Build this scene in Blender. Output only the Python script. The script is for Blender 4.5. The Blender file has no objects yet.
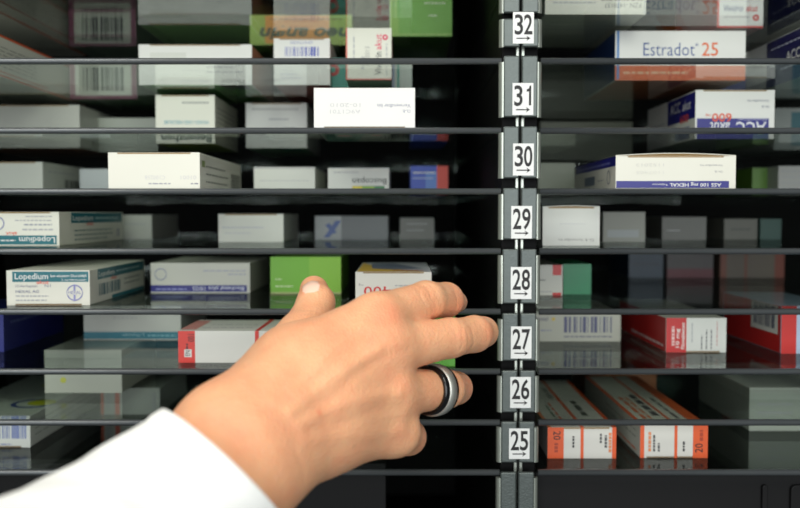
import bpy, bmesh, math, random
import numpy as np
from mathutils import Vector, Matrix

random.seed(7)
SC = bpy.context.scene
COL = SC.collection
F = 911.0                      # focal length in pixels of the 800x508 frame
CAM = np.array([0.0, -0.5, 1.30])
PITCH = math.atan(39.0 / F)
FWD = np.array([0, math.cos(PITCH), -math.sin(PITCH)])
UP = np.array([0, math.sin(PITCH), math.cos(PITCH)])
RT = np.array([1.0, 0, 0])


def ray(px, py):
    return FWD + RT * (px - 400) / F + UP * (254 - py) / F


def at_y(px, py, y):           # point where the sight line meets the upright plane at depth y
    d = ray(px, py)
    return CAM + d * ((y - CAM[1]) / d[1])


def at_z(px, py, z):
    d = ray(px, py)
    return CAM + d * ((z - CAM[2]) / d[2])


def hp(px, py, d):             # hand joints: direction and distance ahead of the lens
    return CAM + ray(px, py) * d


# ------------------------------------------------------------------ materials
def lin(c):
    return tuple(((v / 255) / 12.92 if v / 255 <= 0.04045 else ((v / 255 + 0.055) / 1.055) ** 2.4) for v in c)


_M = {}


def mat(name, rgb, rough=0.5, metal=0.0, noise=0.0, nscale=60, bump=0.0, bscale=400, coat=0.0, spec=0.5):
    key = (name, tuple(rgb), rough, metal)
    if key in _M:
        return _M[key]
    m = bpy.data.materials.new(name)
    m.use_nodes = True
    nt = m.node_tree
    b = nt.nodes['Principled BSDF']
    b.inputs['Roughness'].default_value = rough
    b.inputs['Metallic'].default_value = metal
    b.inputs['Specular IOR Level'].default_value = spec
    if coat:
        b.inputs['Coat Weight'].default_value = coat
        b.inputs['Coat Roughness'].default_value = 0.15
    c = lin(rgb)
    tc = nt.nodes.new('ShaderNodeTexCoord')
    n = nt.nodes.new('ShaderNodeTexNoise')
    n.inputs['Scale'].default_value = nscale
    n.inputs['Detail'].default_value = 4
    nt.links.new(tc.outputs['Object'], n.inputs['Vector'])
    mx = nt.nodes.new('ShaderNodeMix')
    mx.data_type = 'RGBA'
    k = noise
    mx.inputs['A'].default_value = (*[v * (1 - k) for v in c], 1)
    mx.inputs['B'].default_value = (*[min(1, v * (1 + k)) for v in c], 1)
    nt.links.new(n.outputs['Fac'], mx.inputs['Factor'])
    nt.links.new(mx.outputs['Result'], b.inputs['Base Color'])
    if bump:
        n2 = nt.nodes.new('ShaderNodeTexNoise')
        n2.inputs['Scale'].default_value = bscale
        nt.links.new(tc.outputs['Object'], n2.inputs['Vector'])
        bp = nt.nodes.new('ShaderNodeBump')
        bp.inputs['Strength'].default_value = bump
        bp.inputs['Distance'].default_value = 0.0005
        nt.links.new(n2.outputs['Fac'], bp.inputs['Height'])
        nt.links.new(bp.outputs['Normal'], b.inputs['Normal'])
    _M[key] = m
    return m


def ink(rgb):
    return mat('printed_card', tuple(v * 0.87 for v in rgb), 0.42, 0, 0.03, 40)


CREAM = (236, 236, 222)
WHITE = (240, 241, 236)
BROWN = (150, 118, 66)
TEAL = (12, 112, 124)
NAVY = (26, 28, 132)
RED = (222, 40, 36)
ORANGE = (242, 96, 36)
GREEN = (112, 190, 28)
GREY = (182, 184, 188)
BLUE = (30, 74, 190)


def glass_material():
    m = bpy.data.materials.new('smoked_glass')
    m.use_nodes = True
    nt = m.node_tree
    for n in list(nt.nodes):
        nt.nodes.remove(n)
    out = nt.nodes.new('ShaderNodeOutputMaterial')
    tr = nt.nodes.new('ShaderNodeBsdfTransparent')
    tr.inputs['Color'].default_value = (0.955, 0.98, 0.965, 1)
    gl = nt.nodes.new('ShaderNodeBsdfGlossy')
    gl.inputs['Roughness'].default_value = 0.02
    gl.inputs['Color'].default_value = (0.93, 0.97, 0.95, 1)
    lw = nt.nodes.new('ShaderNodeLayerWeight')
    lw.inputs['Blend'].default_value = 0.5
    pw = nt.nodes.new('ShaderNodeMath'); pw.operation = 'POWER'
    pw.inputs[1].default_value = 5.0
    nt.links.new(lw.outputs['Facing'], pw.inputs[0])
    mu = nt.nodes.new('ShaderNodeMath'); mu.operation = 'MULTIPLY_ADD'
    mu.inputs[1].default_value = 0.48
    mu.inputs[2].default_value = 0.035
    nt.links.new(pw.outputs[0], mu.inputs[0])
    # faint dust on the pane
    tc = nt.nodes.new('ShaderNodeTexCoord')
    nz = nt.nodes.new('ShaderNodeTexNoise')
    nz.inputs['Scale'].default_value = 35
    nz.inputs['Detail'].default_value = 6
    nt.links.new(tc.outputs['Object'], nz.inputs['Vector'])
    rp = nt.nodes.new('ShaderNodeMapRange')
    rp.inputs['From Min'].default_value = 0.4
    rp.inputs['From Max'].default_value = 0.8
    rp.inputs['To Min'].default_value = 0.0
    rp.inputs['To Max'].default_value = 0.0025
    nt.links.new(nz.outputs['Fac'], rp.inputs['Value'])
    df = nt.nodes.new('ShaderNodeBsdfDiffuse')
    df.inputs['Color'].default_value = (0.4, 0.43, 0.42, 1)
    m1 = nt.nodes.new('ShaderNodeMixShader')
    nt.links.new(mu.outputs[0], m1.inputs[0])
    nt.links.new(tr.outputs[0], m1.inputs[1])
    nt.links.new(gl.outputs[0], m1.inputs[2])
    m2 = nt.nodes.new('ShaderNodeMixShader')
    nt.links.new(rp.outputs[0], m2.inputs[0])
    nt.links.new(m1.outputs[0], m2.inputs[1])
    nt.links.new(df.outputs[0], m2.inputs[2])
    nt.links.new(m2.outputs[0], out.inputs['Surface'])
    return m


GLASS = glass_material()
EDGE = mat('shelf_edge_grey', (80, 84, 86), 0.32, 0.35, 0.15, 25)
BLACK = mat('black_laminate', (7, 7, 7), 0.6, 0, 0.3, 20, spec=0.12)
CHAR = mat('charcoal_panel', (17, 17, 18), 0.6, 0, 0.2, 12, spec=0.2)
ALU = mat('brushed_aluminium', (82, 89, 87), 0.42, 0.5, 0.12, 300, 0.25, 900)
ALU2 = mat('polished_aluminium', (168, 174, 164), 0.3, 0.7, 0.08, 200)


# ------------------------------------------------------------------ mesh helpers
class MB:
    def __init__(s):
        s.v, s.f, s.m, s.mats = [], [], [], []

    def mi(s, m):
        if m not in s.mats:
            s.mats.append(m)
        return s.mats.index(m)

    def add(s, vs, fs, m):
        o = len(s.v)
        s.v += [tuple(v) for v in vs]
        i = s.mi(m)
        for f in fs:
            s.f.append([o + k for k in f]); s.m.append(i)

    def bm(s, b, m):
        b.verts.index_update()
        s.add([v.co[:] for v in b.verts], [[v.index for v in f.verts] for f in b.faces], m)
        b.free()

    def box(s, x0, x1, y0, y1, z0, z1, m, bev=0.0, seg=2):
        b = bmesh.new()
        bmesh.ops.create_cube(b, size=1)
        for v in b.verts:
            v.co = ((x0 + x1) / 2 + v.co.x * (x1 - x0), (y0 + y1) / 2 + v.co.y * (y1 - y0), (z0 + z1) / 2 + v.co.z * (z1 - z0))
        if bev:
            bmesh.ops.bevel(b, geom=list(b.edges), offset=bev, segments=seg, affect='EDGES', profile=0.5)
        s.bm(b, m)

    def prism(s, poly, y0, y1, m, bev=0.0):   # polygon in x,z pushed along y
        b = bmesh.new()
        vs = [b.verts.new((x, y0, z)) for x, z in poly]
        f = b.faces.new(vs)
        r = bmesh.ops.extrude_face_region(b, geom=[f])
        for v in [g for g in r['geom'] if isinstance(g, bmesh.types.BMVert)]:
            v.co.y = y1
        bmesh.ops.recalc_face_normals(b, faces=b.faces)
        if bev:
            es = [e for e in b.edges if abs(e.verts[0].co.y - y0) < 1e-7 and abs(e.verts[1].co.y - y0) < 1e-7]
            bmesh.ops.bevel(b, geom=es, offset=bev, segments=2, affect='EDGES', profile=0.5)
        s.bm(b, m)

    def build(s, name, parent=None, smooth=False):
        me = bpy.data.meshes.new(name)
        me.from_pydata(s.v, [], s.f)
        for m in s.mats:
            me.materials.append(m)
        me.polygons.foreach_set('material_index', s.m)
        if smooth:
            me.polygons.foreach_set('use_smooth', [True] * len(me.polygons))
        me.update()
        o = bpy.data.objects.new(name, me)
        COL.objects.link(o)
        if parent:
            o.parent = parent
        return o


def thing(name, label, cat, loc=(0, 0, 0), rz=0.0, group=None):
    o = bpy.data.objects.new(name, None)
    COL.objects.link(o)
    o.location = loc
    o.rotation_euler = (0, 0, rz)
    o.empty_display_size = 0.01
    o['label'] = label
    o['category'] = cat
    if group:
        o['group'] = group
    return o


_T = {}


def text_mesh(s, bold=0.0, shear=0.0, res=2):
    """triangles of a printed string, normalised to cap height 1, starting at x=0"""
    k = (s, bold, shear)
    if k in _T:
        return _T[k]
    cu = bpy.data.curves.new('t', 'FONT')
    cu.body = s
    cu.offset = bold
    cu.shear = shear
    cu.resolution_u = res
    cu.fill_mode = 'FRONT'
    ob = bpy.data.objects.new('t', cu)
    COL.objects.link(ob)
    dg = bpy.context.evaluated_depsgraph_get()
    me = bpy.data.meshes.new_from_object(ob.evaluated_get(dg))
    vs = [(v.co.x, v.co.y) for v in me.vertices]
    fs = [list(p.vertices) for p in me.polygons]
    bpy.data.objects.remove(ob)
    bpy.data.curves.remove(cu)
    bpy.data.meshes.remove(me)
    cap = 0.70
    x0 = min(v[0] for v in vs)
    x1 = max(v[0] for v in vs)
    vs = [((v[0] - x0) / cap, v[1] / cap) for v in vs]
    _T[k] = (vs, fs, (x1 - x0) / cap)
    return _T[k]


def draw(mb, items, fw, fh, place, eps=0.00008):
    """print items on a face fw x fh; place(u, v, out) gives the point on the card"""
    lay = 1
    for it in items:
        k = it[0]
        e = eps * lay
        lay += 0.35
        if k == 'r':                                   # rectangle: u0 v0 u1 v1 colour (fractions)
            _, u0, v0, u1, v1, c = it
            mb.add([place(u * fw, v * fh, e) for u, v in ((u0, v0), (u1, v0), (u1, v1), (u0, v1))], [(0, 1, 2, 3)], ink(c))
        elif k == 'q':                                 # free polygon
            _, pts, c = it
            mb.add([place(u * fw, v * fh, e) for u, v in pts], [tuple(range(len(pts)))], ink(c))
        elif k == 'bars':                              # barcode
            _, u0, v0, u1, v1, c = it
            rnd = random.Random(int(u0 * 1000 + v0 * 77 + fw * 1e5))
            u = u0
            while u < u1:
                w = rnd.choice((0.012, 0.02, 0.034, 0.05)) * (u1 - u0) * 1.3
                w = min(w, u1 - u)
                mb.add([place(a * fw, b * fh, e) for a, b in ((u, v0), (u + w, v0), (u + w, v1), (u, v1))], [(0, 1, 2, 3)], ink(c))
                u += w + rnd.choice((0.014, 0.024, 0.04)) * (u1 - u0) * 1.3
        elif k == 'l':                                 # unreadably small line of print: dashes
            _, u0, v0, u1, h, c = it
            h *= 0.7
            rnd = random.Random(int(u0 * 999 + v0 * 555 + h * 3333))
            u = u0
            while u < u1:
                w = min(rnd.uniform(0.04, 0.12) * max(0.5, u1 - u0) , u1 - u)
                mb.add([place(a * fw, b * fh, e) for a, b in ((u, v0), (u + w, v0), (u + w, v0 + h), (u, v0 + h))], [(0, 1, 2, 3)], ink(c))
                u += w + 0.012
        elif k == 'lv':                                # the same running upwards
            _, u0, v0, v1, h, c = it
            rnd = random.Random(int(u0 * 999 + v0 * 555))
            v = v0
            while v < v1:
                w = min(rnd.uniform(0.05, 0.12), v1 - v)
                mb.add([place(a * fw, b * fh, e) for a, b in ((u0, v), (u0 + h, v), (u0 + h, v + w), (u0, v + w))], [(0, 1, 2, 3)], ink(c))
                v += w + 0.025
        elif k == 'o':                                 # ring or disc: u v radius(frac of height) inner colour
            _, u, v, r, ri, c = it
            n = 28
            R, Ri = r * fh, ri * fh
            ps = [place(u * fw + R * math.cos(2 * math.pi * i / n), v * fh + R * math.sin(2 * math.pi * i / n), e) for i in range(n)]
            if ri:
                qs = [place(u * fw + Ri * math.cos(2 * math.pi * i / n), v * fh + Ri * math.sin(2 * math.pi * i / n), e) for i in range(n)]
                mb.add(ps + qs, [(i, (i + 1) % n, n + (i + 1) % n, n + i) for i in range(n)], ink(c))
            else:
                mb.add(ps, [tuple(range(n))], ink(c))
        elif k == 't':                                 # text: string u v (start of baseline) cap-height rot colour [bold stretch shear maxwidth]
            s, u, v, h, rot, c = it[1:7]
            o = it[7] if len(it) > 7 else {}
            vs, fs, w = text_mesh(s, o.get('b', -0.012) * 0.5, o.get('s', 0.0))
            hh = h * fh
            sx = o.get('x', 1.0)
            if 'w' in o:                               # fit to a width given as fraction of the face
                sx = o['w'] * (fw if rot in (0, 180) else fh) / (w * hh)
            a = math.radians(rot)
            ca, sa = math.cos(a), math.sin(a)
            pts = []
            for x, y in vs:
                x, y = x * hh * sx, y * hh
                pts.append(place(u * fw + x * ca - y * sa, v * fh + x * sa + y * ca, e))
            mb.add(pts, fs, ink(c))


# ------------------------------------------------------------------ shelves
EDGE_TOP = {'B': -10, 'A': 57.5, 'C': 127.3, 'D': 188.3, 'E': 248.3, 'F': 309.0, 'G': 369.0, 'H': 420.2, 'I': 470.3}
ZTOP = {k: float(at_y(400, v, 0)[2]) for k, v in EDGE_TOP.items()}
THICK = 0.0034
DEEP = 0.42
XL0, XL1 = -0.40, at_y(503.5, 254, 0)[0] - 0.0015
XR0, XR1 = at_y(537, 254, 0)[0] + 0.0015, 0.50
XC = (XL1 + XR0) / 2

NUM = {'B': '33', 'A': '32', 'C': '31', 'D': '30', 'E': '29', 'F': '28', 'G': '27', 'H': '26', 'I': '25'}
for k, z in ZTOP.items():
    for side, (x0, x1) in (('left', (XL0, XL1)), ('right', (XR0, XR1))):
        w = 'left' if side == 'left' else 'right'
        if k == 'B':
            lab = f'smoked glass shelf above the top frame edge, roof of the {w} bay'
        elif k == 'I':
            lab = f'lowest smoked glass shelf of the {w} bay, just under number 25'
        else:
            lab = f'smoked glass shelf of the {w} bay, its front edge just under number {NUM[k]}'
        t = thing('glass_shelf', lab, 'shelf', ((x0 + x1) / 2, 0, z), 0, 'smoked glass shelves of the cabinet')
        hw = (x1 - x0) / 2
        mb = MB()
        mb.box(-hw, hw, 0.0026, DEEP, -THICK, 0, GLASS)
        mb.build('glass_pane', t)
        mb = MB()
        # rounded front edge profile along x
        n = 10
        prof = [(0.0026, 0.0)] + [(0.0017 - 0.0017 * math.sin(math.pi * i / n), -THICK / 2 + (THICK / 2) * math.cos(math.pi * i / n)) for i in range(n + 1)] + [(0.0026, -THICK)]
        L = len(prof)
        vs = [(-hw, y, zz) for y, zz in prof] + [(hw, y, zz) for y, zz in prof]
        fs = [(i, (i + 1) % L, L + (i + 1) % L, L + i) for i in range(L)] + [tuple(range(L)), tuple(range(2 * L - 1, L - 1, -1))]
        mb.add(vs, fs, EDGE)
        o = mb.build('edge_profile', t, True)

# ------------------------------------------------------------------ cabinet carcass
zt = ZTOP['B'] + 0.09
zb = ZTOP['I'] - 0.16
cab = thing('shelf_cabinet', 'black cabinet carcass holding the two bays of glass shelves', 'cabinet', (XC, 0, zb))
LX0, RX1 = XL0 - 0.018, XR1 + 0.018


def cpart(name, x0, x1, y0, y1, z0, z1, m, bev=0.0006):
    mb = MB()
    mb.box(x0 - XC, x1 - XC, y0, y1, z0 - zb, z1 - zb, m, bev)
    return mb.build(name, cab)


cpart('back_panel', LX0, RX1, DEEP + 0.001, DEEP + 0.016, zb, zt, BLACK)
cpart('side_panel', LX0, XL0 - 0.0005, 0.004, DEEP, zb, zt, BLACK)
cpart('side_panel', XR1 + 0.0005, RX1, 0.004, DEEP, zb, zt, BLACK)
cpart('top_panel', XL0, XR1, 0.004, DEEP, zt - 0.016, zt, BLACK)
cpart('bottom_panel', XL0, XR1, 0.03, DEEP, zb, zb + 0.016, BLACK)
cpart('centre_panel', XL1 + 0.0008, XR0 - 0.0008, 0.006, DEEP, zb + 0.017, zt - 0.017, BLACK)
# twin rails of the upright, seen between the number brackets
for s in (-1, 1):
    x0 = XC + s * 0.0015
    cpart('upright_rail', x0 - 0.0010, x0 + 0.0009, 0.0040, 0.0058, zb + 0.02, zt - 0.02, ALU2, 0.0004)
# dark panels below the lowest shelves
zi = ZTOP['I'] - THICK
cpart('lower_panel', XL0, at_y(386, 490, 0.03)[0], 0.03, 0.04, zb + 0.017, zi - 0.001, CHAR)
pnl = cpart('lower_panel', XR0, XR1, 0.012, 0.02, zb + 0.017, zi - 0.001, CHAR)
# recessed pulls in the right lower panel
for x0, x1 in ((761, 766.5), (789.5, 840)):
    a = at_y(x0, 484, 0.012); b = at_y(x1, 484, 0.012)
    mb = MB()
    w = b[0] - a[0]
    r = min(0.003, w / 2 * 0.95)
    pts = []
    for cx, a0 in ((w - r, 0), (r, 90)):
        for i in range(7):
            an = math.radians(a0 + 15 * i)
            pts.append((a[0] - XC + cx + r * math.cos(an), a[2] - zb - r + r * math.sin(an)))
    pts += [(a[0] - XC, zb + 0.06 - zb), (b[0] - XC, 0.06)]
    mb.prism(pts, 0.0095, 0.0118, CHAR, 0.0006)
    mb.build('pull_plate', cab)

# ------------------------------------------------------------------ number brackets
PX = 0.5 / F
BR = [  # number, top, bottom (pixels), label top, label bottom, groove x, label x, tab
    ('33', -52, 13.5, None, None, 521, 523, False),
    ('32', 19, 47.5, 12, 43.5, 520.8, 523.5, False),
    ('31', 56, 117.5, 83, 115, 520.5, 523, True),
    ('30', 126.5, 178.5, 143.5, 175.5, 520, 523.5, True),
    ('29', 188, 239.5, 206, 238.5, 519.8, 521.7, True),
    ('28', 249, 303.5, 267, 299, 519.3, 521.2, True),
    ('27', 313, 360.5, 326.5, 358.5, 519, 521.3, True),
    ('26', 370, 412, 377, 408, 518.3, 520.6, True),
    ('25', 421, 462, 428.5, 459, 517.6, 519.4, True),
    ('24', 471.5, 540, None, None, 517, 519, True)]
PAPER = mat('label_paper', (214, 216, 214), 0.6, 0, 0.02, 100)
DIGIT = mat('label_ink', (14, 14, 15), 0.6, 0, 0, 10)
for num, y0, y1, l0, l1, gx, lx, tab in BR:
    top = at_y(gx, y0, -0.0016)
    bot = at_y(gx, y1, -0.0016)
    H = top[2] - bot[2]
    if l0 is None:
        lab = 'unnumbered metal bracket at the top edge of the photo, above number 32' if num == '33' else 'unnumbered metal bracket at the foot of the upright, below number 25'
    else:
        lab = f'grey metal shelf bracket carrying the white sticker with number {num}'
    t = thing('shelf_bracket', lab, 'bracket', (top[0], -0.0016, bot[2]), 0, 'numbered metal brackets down the upright')
    for s in (-1, 1):
        xi, xt, xo = 0.95 * PX, (17 if tab else 17.6) * PX, 21.2 * PX
        sh = 6.2 * PX if tab else 0.6 * PX
        rr = 1.6 * PX
        poly = [(s * xi, 0), (s * xt, 0), (s * xt, H - rr), (s * (xt - rr * .3), H - rr * .3), (s * (xt - rr), H), (s * xi, H)]
        mb = MB()
        mb.prism(poly, -0.0018, 0.0004, ALU, 0.0008)
        mb.build('plate', t)
        mb = MB()
        n = 8
        vs, fs = [], []
        x_in, x_out = 16.8 * PX, xo
        prof = [(x_in, 0.0004)]
        for i in range(n + 1):
            a = math.pi / 2 * i / n
            prof.append((x_in + (x_out - x_in) * math.sin(a), 0.0014 - 0.0026 * math.cos(a)))
        prof += [(x_out, 0.0022), (x_in, 0.0022)]
        L = len(prof)
        for zz in (0.0, H - sh):
            vs += [(s * x, y, zz) for x, y in prof]
        fs = [(i, (i + 1) % L, L + (i + 1) % L, L + i) for i in range(L)] + [tuple(range(L))[::-1], tuple(range(L, 2 * L))]
        mb.add(vs, fs, ALU2)
        o = mb.build('side_lip', t)
    if l0 is not None:
        a = at_y(lx, l0, -0.0036); b = at_y(lx, l1, -0.0036)
        h = a[2] - b[2]; w = 20.6 * PX
        cx = a[0] - top[0]; z0 = b[2] - bot[2]
        mb = MB()
        mb.box(cx - w / 2, cx + w / 2, -0.00205, -0.00183, z0, z0 + h, PAPER)
        pl = lambda u, v, e: (cx - w / 2 + u, -0.00205 - e, z0 + v)
        for i, ch in enumerate(num):
            vs, fs, tw = text_mesh(ch, 0.016, 0, 6)
            if ch == '1':
                vs, fs, tw = [(.30, 0), (.50, 0), (.50, 1), (.36, 1), (.30, .86), (.10, .80), (.10, .70), (.30, .70)], [(0, 1, 2, 3, 4, 7), (4, 5, 6, 7)], 0.5
            hh = 0.62 * h
            wd = 0.405 * w if ch != '1' else 0.27 * w
            sx = wd / (tw * hh)
            u0 = w * (0.08 + 0.445 * i) + (0.10 * w if ch == '1' else 0)
            mb.add([pl(u0 + x * hh * sx, 0.30 * h + y * hh, 0.00006) for x, y in vs], fs, DIGIT)
        ah = 0.165 * h
        for poly in ([(0.17, -.018), (0.76, -.018), (0.76, .018), (0.17, .018)],
                     [(0.84, 0), (0.64, .085), (0.72, 0)], [(0.84, 0), (0.72, 0), (0.64, -.085)]):
            mb.add([pl(u * w, ah + v * h, 0.00006) for u, v in poly], [tuple(range(len(poly)))], DIGIT)
        mb.build('number_label', t)

# ------------------------------------------------------------------ medicine boxes
GROUP = 'medicine boxes on the glass shelves'
LOG = []


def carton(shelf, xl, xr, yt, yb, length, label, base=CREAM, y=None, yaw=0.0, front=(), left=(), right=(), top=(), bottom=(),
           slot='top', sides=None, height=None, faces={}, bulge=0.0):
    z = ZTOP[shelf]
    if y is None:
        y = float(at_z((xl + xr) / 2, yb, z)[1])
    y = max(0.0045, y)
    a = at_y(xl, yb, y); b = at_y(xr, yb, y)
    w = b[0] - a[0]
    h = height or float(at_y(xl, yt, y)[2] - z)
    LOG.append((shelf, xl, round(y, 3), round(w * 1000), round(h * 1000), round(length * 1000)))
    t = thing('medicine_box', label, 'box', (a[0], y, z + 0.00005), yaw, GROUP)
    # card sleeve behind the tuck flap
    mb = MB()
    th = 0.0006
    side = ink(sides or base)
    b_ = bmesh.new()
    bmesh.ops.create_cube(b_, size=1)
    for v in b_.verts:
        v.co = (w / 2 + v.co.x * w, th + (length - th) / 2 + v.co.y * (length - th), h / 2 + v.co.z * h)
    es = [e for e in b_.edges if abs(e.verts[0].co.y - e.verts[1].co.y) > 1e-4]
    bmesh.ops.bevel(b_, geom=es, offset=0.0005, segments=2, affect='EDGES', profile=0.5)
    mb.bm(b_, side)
    P = {
        'left': (lambda u, v, e: (-e, length - u, v), length, h),
        'right': (lambda u, v, e: (w + e, u, v), length, h),
        'top': (lambda u, v, e: (u, v, h + e), w, length),
        'bottom': (lambda u, v, e: (u, v, -e * 0.3), w, length),
    }
    for k, c in faces.items():                   # a whole face in another colour
        draw(mb, [('r', 0.012, 0.012, 0.988, 0.988, c)], P[k][1], P[k][2], P[k][0], 0.00005)
    for k, its in (('left', left), ('right', right), ('top', top), ('bottom', bottom)):
        if its:
            draw(mb, its, P[k][1], P[k][2], P[k][0], 0.00009)
    # cardboard colour of the cut edge inside the slot
    nb = 0.10
    sl = min(0.0009, h * 0.05)
    if slot == 'top':
        mb.add([(w * nb, th - .00002, h - sl), (w * (1 - nb), th - .00002, h - sl), (w * (1 - nb), th - .00002, h - .0001), (w * nb, th - .00002, h - .0001)], [(0, 1, 2, 3)], ink(BROWN))
    elif slot == 'bottom':
        mb.add([(w * nb, th - .00002, .0001), (w * (1 - nb), th - .00002, .0001), (w * (1 - nb), th - .00002, sl), (w * nb, th - .00002, sl)], [(0, 1, 2, 3)], ink(BROWN))
    if bulge:                                    # lid panel bowed up along the opening
        n = 12
        for i in range(n):
            u0, u1 = i / n, (i + 1) / n
            z0, z1 = h + bulge * math.sin(math.pi * u0), h + bulge * math.sin(math.pi * u1)
            A = [(u0 * w, 0.0002, z0 + .0004), (u1 * w, 0.0002, z1 + .0004), (u1 * w, length * .5, h + .0002), (u0 * w, length * .5, h + .0002)]
            mb.add(A, [(0, 1, 2, 3)], side)
            mb.add([(u0 * w, 0.0002, z0), (u1 * w, 0.0002, z1), (u1 * w, 0.0002, z1 + .0004), (u0 * w, 0.0002, z0 + .0004)], [(0, 1, 2, 3)], side)
            mb.add([(u0 * w, 0.0008, h - .0002), (u1 * w, 0.0008, h - .0002), (u1 * w, 0.0003, z1), (u0 * w, 0.0003, z0)], [(0, 1, 2, 3)], ink(BROWN))
    mb.build('carton', t)
    # tuck flap = the end face towards the viewer
    mb = MB()
    poly = [(0, 0), (w, 0), (w, h), (0, h)]
    if slot == 'top':
        poly = [(0, 0), (w, 0), (w, h), (w * (1 - nb), h), (w * (1 - nb), h - sl), (w * nb, h - sl), (w * nb, h), (0, h)]
    elif slot == 'bottom':
        poly = [(0, h), (0, 0), (w * nb, 0), (w * nb, sl), (w * (1 - nb), sl), (w * (1 - nb), 0), (w, 0), (w, h)]
    mb.prism(poly, 0.0, th, ink(base), 0.0)
    if front:
        draw(mb, front, w, h, lambda u, v, e: (u, -e, v))
    mb.build('end_flap', t)
    return t


U = 180
# --- shelf B (above the frame's top edge, its load seen through the pane)
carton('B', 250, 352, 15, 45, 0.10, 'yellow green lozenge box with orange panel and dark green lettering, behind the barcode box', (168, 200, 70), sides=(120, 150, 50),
       front=[('r', .15, .05, .78, .98, (240, 160, 40)), ('t', 'neo', .985, .56, .40, U, (14, 66, 30), {'b': .07, 's': .25, 'w': .36}),
              ('t', 'angin', .575, .56, .40, U, (14, 66, 30), {'b': .07, 's': .25, 'w': .48}), ('l', .2, .84, .9, .05, (120, 90, 40))], slot=None)
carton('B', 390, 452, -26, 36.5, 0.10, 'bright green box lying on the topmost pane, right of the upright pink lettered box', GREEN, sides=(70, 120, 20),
       front=[('r', 0, 0, .14, 1, (150, 205, 60)), ('l', .55, .52, .9, .04, (225, 240, 200)), ('l', .62, .32, .76, .04, (225, 240, 200)), ('l', 0, .02, 1, .03, (190, 220, 120))], slot=None)
carton('B', 545, 646, -40, 14.5, 0.11, 'off white box with small barcode, topmost and first right of the upright', CREAM,
       front=[('t', 'PZN -1478137', .95, .21, .09, U, (70, 72, 70), {'w': .36}), ('bars', .56, .25, .96, .6, (90, 92, 90)), ('l', .08, .2, .5, .05, GREY), ('l', .08, .5, .42, .05, GREY)],
       bottom=[('l', .1, .2 + .1 * i, .9, .02, (170, 172, 170)) for i in range(6)], slot=None)
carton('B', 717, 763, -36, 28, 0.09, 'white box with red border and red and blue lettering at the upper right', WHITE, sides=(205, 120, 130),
       front=[('r', 0, 0, .04, 1, RED), ('r', 0, 0, 1, .03, RED), ('t', 'Vividrin', .14, .26, .10, 0, (30, 50, 130), {'b': .02, 's': .2, 'w': .42}),
              ('t', 'akut', .62, .26, .10, 0, RED, {'b': .02, 's': .2, 'w': .26}), ('l', .14, .16, .7, .03, GREY), ('o', .84, .16, .05, .02, RED)] + [('lv', .3 + .12 * i, .5, .95, .015, (190, 190, 200)) for i in range(4)], slot=None)
# --- shelf A
carton('A', -130, -30, 20, 70, 0.195, 'tall white box with orange stripes along its flank at the upper left edge', CREAM, y=0.03,
       right=[('r', 0, .02, 1, .06, ORANGE), ('r', 0, .12, .6, .14, ORANGE), ('r', 0, .94, 1, .99, ORANGE)] + [('l', .05, .25 + .09 * i, .5, .022, (90, 92, 90)) for i in range(6)])
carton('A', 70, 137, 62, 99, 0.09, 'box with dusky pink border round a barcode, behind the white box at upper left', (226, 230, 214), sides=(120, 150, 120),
       front=[('r', 0, 0, 1, .09, (150, 86, 112)), ('r', 0, 0, .08, 1, (150, 86, 112)), ('r', .92, 0, 1, 1, (150, 86, 112)), ('r', 0, .93, 1, 1, (150, 86, 112)), ('bars', .2, .22, .82, .86, (70, 74, 76))], slot=None)
carton('A', 139, 252, 44.5, 85, 0.10, 'long white box with green top and base, upper left under number 32', WHITE, faces={'top': (150, 205, 130), 'bottom': (70, 150, 40), 'right': (206, 150, 118)},
       front=[('r', .1, .62, .42, .8, (226, 228, 220)), ('t', 'Mucosol', .93, .14, .13, U, (80, 84, 86), {'w': .2}), ('l', .6, .3, .92, .05, GREY), ('l', .6, .42, .85, .05, GREY)],
       bottom=[('r', .1, .0, .72, .25, (60, 190, 40)), ('r', .72, 0, .95, .2, (30, 40, 40))])
carton('A', 274, 330, 38.5, 85, 0.10, 'white box with upright blue barcode in front of the yellow green box', WHITE, faces={'bottom': (180, 50, 40), 'top': (200, 205, 200), 'left': (190, 70, 50)},
       front=[('bars', .2, .62, .8, .82, (70, 84, 190)), ('t', '02431547', .3, .88, .06, 0, (90, 100, 190), {'w': .4}), ('l', .12, .14, .5, .03, (170, 175, 200)), ('l', .12, .22, .42, .03, (170, 175, 200))])
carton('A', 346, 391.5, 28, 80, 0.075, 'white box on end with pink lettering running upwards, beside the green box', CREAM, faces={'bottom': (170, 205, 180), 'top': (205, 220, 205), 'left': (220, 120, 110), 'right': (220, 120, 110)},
       front=[('t', 'Vividrin', .78, .10, .13, 90, (60, 64, 66), {'b': .015, 'w': .44}), ('t', 'akut', .78, .58, .13, 90, (232, 50, 96), {'b': .015, 'w': .30}),
              ('o', .86, .82, .055, .022, (232, 50, 96)), ('lv', .16, .3, .86, .03, GREY), ('lv', .88, .1, .7, .025, GREY), ('t', '01.2013', .52, .28, .09, 90, (170, 172, 170), {'w': .36}), ('lv', .34, .2, .45, .06, (190, 192, 190)),
              ('r', 0, 0, .03, 1, (226, 110, 90)), ('r', 0, 0, 1, .02, (226, 70, 70))], slot=None)
carton('A', 326, 349, 58, 87.5, 0.08, 'teal box with red mark squeezed beside the white box on end', (70, 180, 160), front=[('o', .3, .6, .22, .1, RED)], slot=None)
carton('A', 389, 412, 60, 88, 0.10, 'slim white box with teal stripes right of the white box on end', (214, 226, 216), front=[('r', .35, 0, .45, 1, (60, 170, 150)), ('r', .05, 0, .25, 1, (150, 165, 190))], slot=None)
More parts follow.
